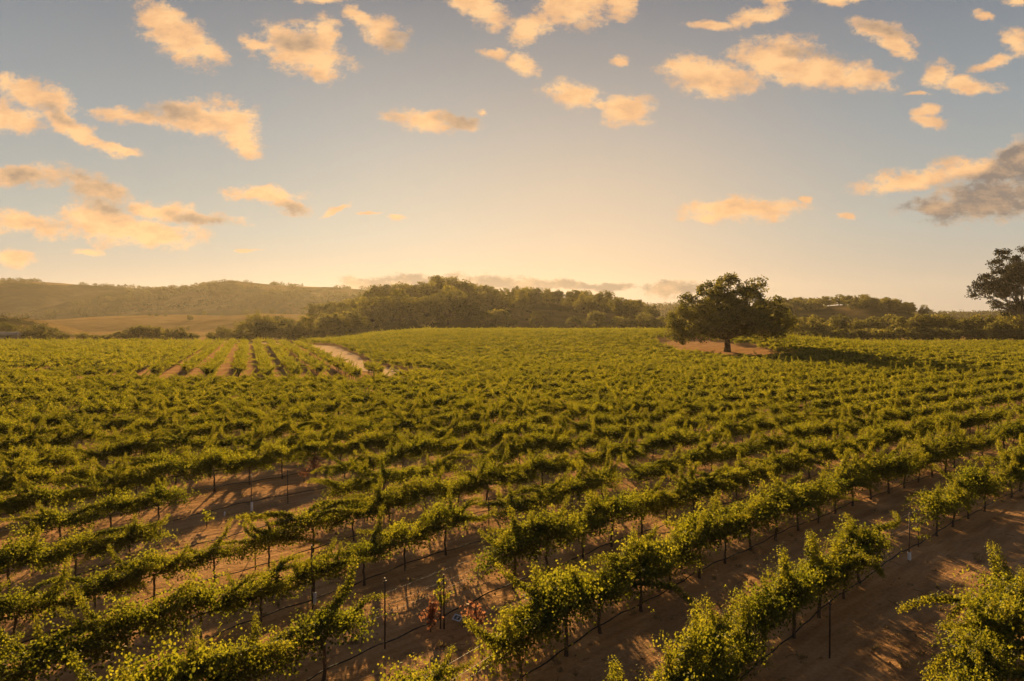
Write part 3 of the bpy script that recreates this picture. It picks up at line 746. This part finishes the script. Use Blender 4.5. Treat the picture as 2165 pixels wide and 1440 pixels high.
# tall gum tree at the right edge
ED = 250.0; EX = at_px(2160, ED); pm = FPX/ED
def e(px, py, r, ry=None, d=0.0): return ((px-2160)/pm, d, (716-py)/pm, r/pm, r*.9/pm, (ry or r*.6)/pm)
EL = [e(2117, 536, 15, 12, 0), e(2108, 556, 17, 10, 1), e(2158, 528, 14, 11, -1), e(2152, 548, 15, 10, 1), e(2112, 580, 24, 12, -2), e(2086, 584, 18, 9, 2), e(2070, 598, 14, 8, 0), e(2062, 612, 16, 10, 1), e(2052, 624, 10, 5, -1),
      e(2092, 604, 26, 13, 0), e(2128, 596, 30, 17, 2), e(2150, 574, 30, 17, 0), e(2170, 590, 34, 20, -3), e(2140, 616, 26, 12, 3), e(2200, 560, 30, 18, 2), e(2230, 590, 32, 18, 0), e(2190, 530, 18, 12, 0), e(2260, 620, 24, 12, 0), e(2150, 640, 20, 8, -3), e(2215, 630, 34, 16, 2), e(2185, 655, 26, 14, 3)]
EL += [e(2120, 612, 34, 16, 4), e(2160, 600, 40, 26, 4), e(2150, 650, 34, 16, 4), e(2110, 640, 16, 7, 2), e(2180, 570, 40, 26, 4)]
ec, et = make_tree_meshes(EL, 8.0, .55, 1150, 30, 1.0, .42, 21, M['gum'], M['pale_bark'], flat=.6)
place_tree((ec, et), 'gum_tree', (EX, ED, 0), 0, 1.0, 'tall dark gum tree with pale branching limbs at the right edge')

# low roof glimpsed among the trees at the far left
D = 232; bx = at_px(14, D)
t = thing('barn', (bx, D, 0), .2); tag(t, 'low pale roofed barn half hidden under trees at the far left', 'barn')
mb = MB(); mb.box((0, 0, 1.1), (7.0, 4, 2.2)); mb.build('wall', M['boards'], t)
mb = MB(); mb.add([(-3.8, -2.4, 2.15), (3.8, -2.4, 2.15), (3.8, 2.4, 2.15), (-3.8, 2.4, 2.15), (-3.8, 0, 3.3), (3.8, 0, 3.3)], [[0, 1, 5, 4], [2, 3, 4, 5], [3, 2, 1, 0]]); mb.add([(-3.8, -2.4, 2.15), (-3.8, 0, 3.3), (-3.8, 2.4, 2.15)], [[0, 1, 2]]); mb.add([(3.8, -2.4, 2.15), (3.8, 2.4, 2.15), (3.8, 0, 3.3)], [[0, 1, 2]])
mb.build('roof', M['roofing'], t)
mb = MB(); mb.box((1.2, -2.03, 1.0), (1.6, .08, 1.9)); mb.build('door', M['post'], t)

# far scrub woodland on the green hills: one mass
mb = MB(); r = np.random.default_rng(77); cnt = 0
sl = []
while cnt < 2600:
    px = r.uniform(-150, 2400); D = r.uniform(720, 1015); x = at_px(px, D)
    dens = fbm(x*.006+4, D*.01, 2.0)
    crest = D > 965
    if dens < (-.02 if px < 900 else -.2) + (.22 if (crest and px < 560) else 0) - (.4 if crest and px > 560 else 0): continue
    if not crest and abs(px-560) < 55 and 880 < D < 950: continue
    z = far_h(x, D); s = r.uniform(2.0, 4.6)
    sl.append((x, D, z+s*.45, s*r.uniform(.8, 1.4), s*.9, s*r.uniform(.6, .95))); cnt += 1
sl = np.array(sl); per = 34
idx = np.repeat(np.arange(len(sl)), per); k = len(idx); dd = unit(r.normal(size=(k, 3)))
mb.leaves(sl[idx, :3]+dd*sl[idx, 3:]*(.55+.45*r.random(k))[:, None], unit(r.normal(size=(k, 3))), unit(dd+r.normal(size=(k, 3))*.4), .9+.9*r.random(k), np.clip(r.random(len(sl))[idx]*.6+.4*r.random(k), 0, 1))
w = mb.build('far_woodland', M['scrub']); w['kind'] = 'stuff'; w['label'] = 'dark scrub woodland spread over the far hazy hills'
for nme, fun, D0, D1, p0, p1, cnt0, seed in (('hillside_scrub', side_h, 245, 330, -250, 110, 110, 3), ('hillside_scrub', mid_h, 300, 420, 640, 1400, 160, 4)):
    mb = MB(); r = np.random.default_rng(seed); sl = []
    for q in range(cnt0):
        D = r.uniform(D0, D1); px = r.uniform(p0, p1); x = at_px(px, D); s = r.uniform(.7, 1.8)
        sl.append((x, D, fun(x, D)+s*.3, s*1.3, s*1.3, s*.8))
    sl = np.array(sl); per = 60; idx = np.repeat(np.arange(len(sl)), per); k = len(idx); dd = unit(r.normal(size=(k, 3)))
    mb.leaves(sl[idx, :3]+dd*sl[idx, 3:]*(.4+.6*r.random(k))[:, None], unit(r.normal(size=(k, 3))), unit(dd+r.normal(size=(k, 3))*.4), .25+.25*r.random(k), r.random(k))
    w = mb.build(nme, M['scrub']); w['kind'] = 'stuff'; w['label'] = 'low scrub covering the hillside between the trees'

# ------------------------------------------------------------------ air
SUN_AZ, SUN_EL = math.radians(-10.5), math.radians(14.0)
EXPO = 1.55
mb = MB(); mb.box((0, 690, 39), (2780, 1540, 86)); hz = mb.build('haze', None); hz['kind'] = 'stuff'; hz['label'] = 'warm evening haze lying over the valley'
m, nt, out = newmat('valley_haze'); vol = nd(nt, 'ShaderNodeVolumePrincipled')
vol.inputs['Color'].default_value = (.96, .86, .70, 1); vol.inputs['Density'].default_value = .00007; vol.inputs['Anisotropy'].default_value = .5
nt.links.new(vol.outputs[0], out.inputs['Volume']); hz.data.materials.append(m)

# ------------------------------------------------------------------ sun and sky
sd = bpy.data.lights.new('sun', 'SUN'); sd.energy = 5.0; sd.angle = math.radians(.6); sd.color = (1.0, .68, .31)
so = bpy.data.objects.new('sun', sd); COL.objects.link(so)
dirv = Vector((math.sin(SUN_AZ)*math.cos(SUN_EL), math.cos(SUN_AZ)*math.cos(SUN_EL), math.sin(SUN_EL)))
so.rotation_euler = dirv.to_track_quat('Z', 'Y').to_euler(); so.location = (0, 0, 120)

wd = bpy.data.worlds.new('World'); SC.world = wd; wd.use_nodes = True
nt = wd.node_tree; nt.nodes.clear(); LK = nt.links.new
wout = nt.nodes.new('ShaderNodeOutputWorld'); bg = nt.nodes.new('ShaderNodeBackground'); LK(bg.outputs[0], wout.inputs[0])
sky = nd(nt, 'ShaderNodeTexSky', sky_type='NISHITA', sun_disc=False, sun_elevation=SUN_EL, sun_rotation=SUN_AZ)
sky.dust_density = 3.0
tc = nd(nt, 'ShaderNodeTexCoord'); sx = nd(nt, 'ShaderNodeSeparateXYZ'); LK(tc.outputs['Generated'], sx.inputs[0])
yab = mth(nt, 'MAXIMUM', mth(nt, 'ABSOLUTE', sx.outputs[1]), .06)
u = mth(nt, 'DIVIDE', sx.outputs[0], yab); v = mth(nt, 'DIVIDE', sx.outputs[2], yab)
el = mth(nt, 'MULTIPLY', mth(nt, 'ARCSINE', sx.outputs[2]), 180/math.pi/40, True)      # 0..1 over 40 degrees
base = ramp(nt, el, [(0, (.82, .655, .49)), (.06, (.79, .67, .525)), (.17, (.645, .665, .60)), (.36, (.44, .495, .525)), (.62, (.225, .265, .335)), (1, (.12, .145, .21))])
nm = nt.nodes.new('ShaderNodeVectorMath'); nm.operation = 'DOT_PRODUCT'; LK(tc.outputs['Generated'], nm.inputs[0]); gd = Vector((math.tan(math.radians(8)), 1, math.tan(math.radians(1.0)))).normalized(); nm.inputs[1].default_value = gd
gl = mth(nt, 'POWER', mth(nt, 'MAXIMUM', nm.outputs['Value'], 0), 26.0)
gmix = nd(nt, 'ShaderNodeMixRGB'); LK(mth(nt, 'MULTIPLY', gl, .72), gmix.inputs[0]); LK(base, gmix.inputs[1]); gmix.inputs[2].default_value = (1.24, .875, .56, 1)
nsc = nd(nt, 'ShaderNodeMixRGB', blend_type='MULTIPLY'); nsc.inputs[0].default_value = 1; LK(sky.outputs[0], nsc.inputs[1]); nsc.inputs[2].default_value = (.10, .10, .10, 1)
smix = nd(nt, 'ShaderNodeMixRGB'); smix.inputs[0].default_value = .022; LK(gmix.outputs[0], smix.inputs[1]); LK(nsc.outputs[0], smix.inputs[2])
# clouds: soft ellipses in sky directions, torn up by noise.   (px, py, rx, ry, slope down to the right in degrees)
CL = [(350, 55, 52, 36, 20), (395, 95, 72, 40, 38), (445, 118, 46, 20, 25), (640, 112, 84, 46, 15), (560, 98, 42, 11, 5), (690, 84, 30, 34, 0), (684, 150, 34, 26, 30), (765, 48, 38, 15, 38), (815, 76, 42, 30, 25), (675, 2, 46, 13, 5),
      (1010, 22, 70, 24, 32), (1118, 72, 44, 24, -15), (1210, 26, 68, 40, 5), (1312, 20, 26, 28, 0), (1045, 119, 30, 11, 8), (1108, 142, 30, 20, 40), (1306, 137, 22, 11, 0), (1215, 206, 54, 24, 8), (1268, 228, 26, 14, 25), (1322, 236, 52, 28, -8),
      (1478, 160, 76, 34, 5), (1525, 184, 66, 28, 0), (1640, 132, 84, 44, 0), (1725, 156, 120, 32, 4), (1805, 166, 74, 22, 8), (1590, 40, 54, 20, -15), (1505, 60, 44, 11, 0), (1640, 4, 32, 8, 0), (1752, 3, 54, 14, 0), (1850, 76, 62, 20, 15), (1892, 102, 34, 16, 30),
      (1975, 160, 28, 26, 45), (2032, 183, 64, 15, 4), (1935, 200, 30, 5, 0), (1955, 238, 24, 16, 0), (1962, 264, 28, 14, 10), (2145, 95, 34, 26, 30), (2090, 136, 44, 12, -20), (2066, 40, 24, 9, 10), (2150, 5, 34, 10, 0),
      (85, 206, 78, 28, 20), (28, 250, 62, 34, 8), (150, 268, 62, 22, 30), (195, 302, 62, 12, 20), (262, 316, 50, 9, 8), (292, 250, 84, 15, 2), (420, 256, 92, 30, 8), (492, 258, 52, 38, 20), (522, 308, 44, 24, 20),
      (55, 373, 84, 20, -3), (212, 404, 76, 28, 25), (210, 462, 66, 44, 20), (290, 490, 124, 30, 4), (345, 448, 62, 18, 0), (425, 462, 84, 13, 4), (60, 474, 90, 22, 8), (190, 532, 30, 9, 5), (30, 548, 40, 14, 5),
      (560, 415, 76, 13, 3), (612, 432, 46, 15, 18), (712, 442, 26, 5, -25), (778, 450, 24, 3.5, 0), (522, 531, 28, 3.5, -5), (838, 462, 18, 7, 0), (890, 262, 62, 21, 10), (962, 260, 52, 17, 10), (1016, 245, 14, 8, 0),
      (1565, 446, 108, 24, 0), (1515, 459, 64, 9, -4), (1930, 382, 120, 20, -6), (2050, 366, 96, 24, 0), (2100, 422, 150, 42, -8), (2000, 440, 84, 20, 0), (2150, 345, 90, 38, -30), (1785, 458, 18, 8, 15), (1700, 425, 12, 8, 0),
      (780, 598, 66, 12, 2), (880, 598, 96, 14, 0), (1050, 599, 120, 17, 2), (1160, 603, 86, 12, 3), (1275, 608, 64, 8, 3), (1425, 614, 66, 15, -4)]
DK = [(60, 380, 90, 26, 0), (215, 412, 80, 36, 30), (360, 242, 90, 16, 8), (640, 96, 50, 20, 10), (838, 96, 30, 26, 10), (965, 262, 50, 22, 8), (625, 440, 40, 12, 15), (430, 466, 80, 14, 5), (130, 246, 50, 12, 30), (1700, 118, 80, 14, 5), (1840, 70, 50, 14, 12)]
DK2 = [(2110, 415, 170, 50, -12), (1990, 442, 100, 26, 0), (2150, 350, 80, 36, -30), (900, 600, 190, 24, 0), (1130, 602, 170, 24, 2), (1290, 610, 80, 14, 0), (1425, 616, 80, 20, 0)]
pv = nd(nt, 'ShaderNodeCombineXYZ'); LK(u, pv.inputs[0]); LK(v, pv.inputs[1])
def skynoise(scale, detail, rough, sv=(1, 1.6, 1), off=(0, 0, 0)):
    mp = nd(nt, 'ShaderNodeMapping'); mp.inputs['Scale'].default_value = sv; mp.inputs['Location'].default_value = off; LK(pv.outputs[0], mp.inputs[0])
    n = nd(nt, 'ShaderNodeTexNoise'); n.inputs['Scale'].default_value = scale; n.inputs['Detail'].default_value = detail; n.inputs['Roughness'].default_value = rough
    LK(mp.outputs[0], n.inputs['Vector']); return n
wn = skynoise(16, 6, .6)
wv = nt.nodes.new('ShaderNodeVectorMath'); wv.operation = 'SUBTRACT'; LK(wn.outputs['Color'], wv.inputs[0]); wv.inputs[1].default_value = (.5, .5, .5)
ws = nt.nodes.new('ShaderNodeVectorMath'); ws.operation = 'MULTIPLY'; LK(wv.outputs[0], ws.inputs[0]); ws.inputs[1].default_value = (.055, .032, 0)
wp = nt.nodes.new('ShaderNodeVectorMath'); wp.operation = 'ADD'; LK(pv.outputs[0], wp.inputs[0]); LK(ws.outputs[0], wp.inputs[1])
def field(lst, grow):
    acc = None
    for px, py, rx, ry, sl in lst:
        mp = nd(nt, 'ShaderNodeMapping', vector_type='TEXTURE')
        mp.inputs['Location'].default_value = ((px-1082.5)/FPX, (HZ-py)/FPX, 0); mp.inputs['Rotation'].default_value = (0, 0, -math.radians(sl)); mp.inputs['Scale'].default_value = (rx*grow/FPX, ry*grow/FPX, 1)
        if acc is None: LK(wp.outputs[0], mp.inputs[0])
        else:      # chained so that the long list is evaluated one ellipse at a time
            ma = nt.nodes.new('ShaderNodeVectorMath'); ma.operation = 'MULTIPLY_ADD'
            LK(acc, ma.inputs[0]); ma.inputs[1].default_value = (1e-7, 1e-7, 0); LK(wp.outputs[0], ma.inputs[2]); LK(ma.outputs[0], mp.inputs[0])
        ln = nt.nodes.new('ShaderNodeVectorMath'); ln.operation = 'LENGTH'; LK(mp.outputs[0], ln.inputs[0])
        if acc is None: acc = ln.outputs['Value']
        else:
            mn = nt.nodes.new('ShaderNodeMath'); mn.operation = 'SMOOTH_MIN'; mn.inputs[2].default_value = .25; LK(acc, mn.inputs[0]); LK(ln.outputs['Value'], mn.inputs[1]); acc = mn.outputs[0]
    return mth(nt, 'SUBTRACT', 1.0, acc)
fc = field(CL, 1.4); fd = field(DK, 1.2); fd2 = field(DK2, 1.25)
n2 = skynoise(30, 11, .72, (1, 1.5, 1), (3, 1, 0)).outputs[0]; n3 = skynoise(20, 5, .55, (1, 2.0, 1), (7, 2, 0)).outputs[0]
den = mth(nt, 'ADD', fc, mth(nt, 'MULTIPLY', mth(nt, 'SUBTRACT', n2, .5), 2.2))
def mrange(val, a, b):
    mr = nd(nt, 'ShaderNodeMapRange', interpolation_type='SMOOTHSTEP'); mr.inputs['From Min'].default_value = a; mr.inputs['From Max'].default_value = b; LK(val, mr.inputs['Value']); return mr.outputs[0]
alpha = mth(nt, 'MULTIPLY', mrange(den, -.03, .64), mrange(fc, -.25, .15))
dark = mth(nt, 'MAXIMUM', mth(nt, 'MULTIPLY', mrange(fd, -.3, .7), .62), mrange(fd2, -.2, .45))
sh = mth(nt, 'ADD', mth(nt, 'MULTIPLY', mth(nt, 'SUBTRACT', n3, .42), 1.6), mth(nt, 'MULTIPLY', mth(nt, 'SUBTRACT', n2, .5), .8))
shade = mth(nt, 'ADD', mth(nt, 'MULTIPLY', dark, .78), sh, True)
ccol = ramp(nt, shade, [(0, (1.50, .90, .42)), (.25, (1.30, .73, .35)), (.55, (.90, .57, .33)), (1, (.36, .285, .24))])
cm = nd(nt, 'ShaderNodeMixRGB'); LK(mth(nt, 'MULTIPLY', alpha, .93), cm.inputs[0]); LK(smix.outputs[0], cm.inputs[1]); LK(ccol, cm.inputs[2])
LK(cm.outputs[0], bg.inputs[0]); bg.inputs[1].default_value = .70/2**EXPO
wd.cycles.sampling_method = 'MANUAL'; wd.cycles.sample_map_resolution = 512

# ------------------------------------------------------------------ camera and render settings
cd = bpy.data.cameras.new('camera'); cam = bpy.data.objects.new('camera', cd); COL.objects.link(cam)
cd.sensor_width = 36; cd.lens = FPX/2165*36; cd.clip_start = .2; cd.clip_end = 6000
cam.location = (0, 0, H); cam.rotation_euler = (math.radians(90)-math.atan((720-HZ)/FPX), 0, 0)
SC.camera = cam
SC.view_settings.view_transform = 'Standard'; SC.view_settings.look = 'None'; SC.view_settings.exposure = EXPO; SC.view_settings.gamma = 1
SC.render.engine = 'CYCLES'
cy = SC.cycles
cy.max_bounces = 6; cy.diffuse_bounces = 3; cy.glossy_bounces = 2; cy.transmission_bounces = 4; cy.transparent_max_bounces = 4; cy.volume_bounces = 1
cy.use_denoising = True; cy.sample_clamp_indirect = 6
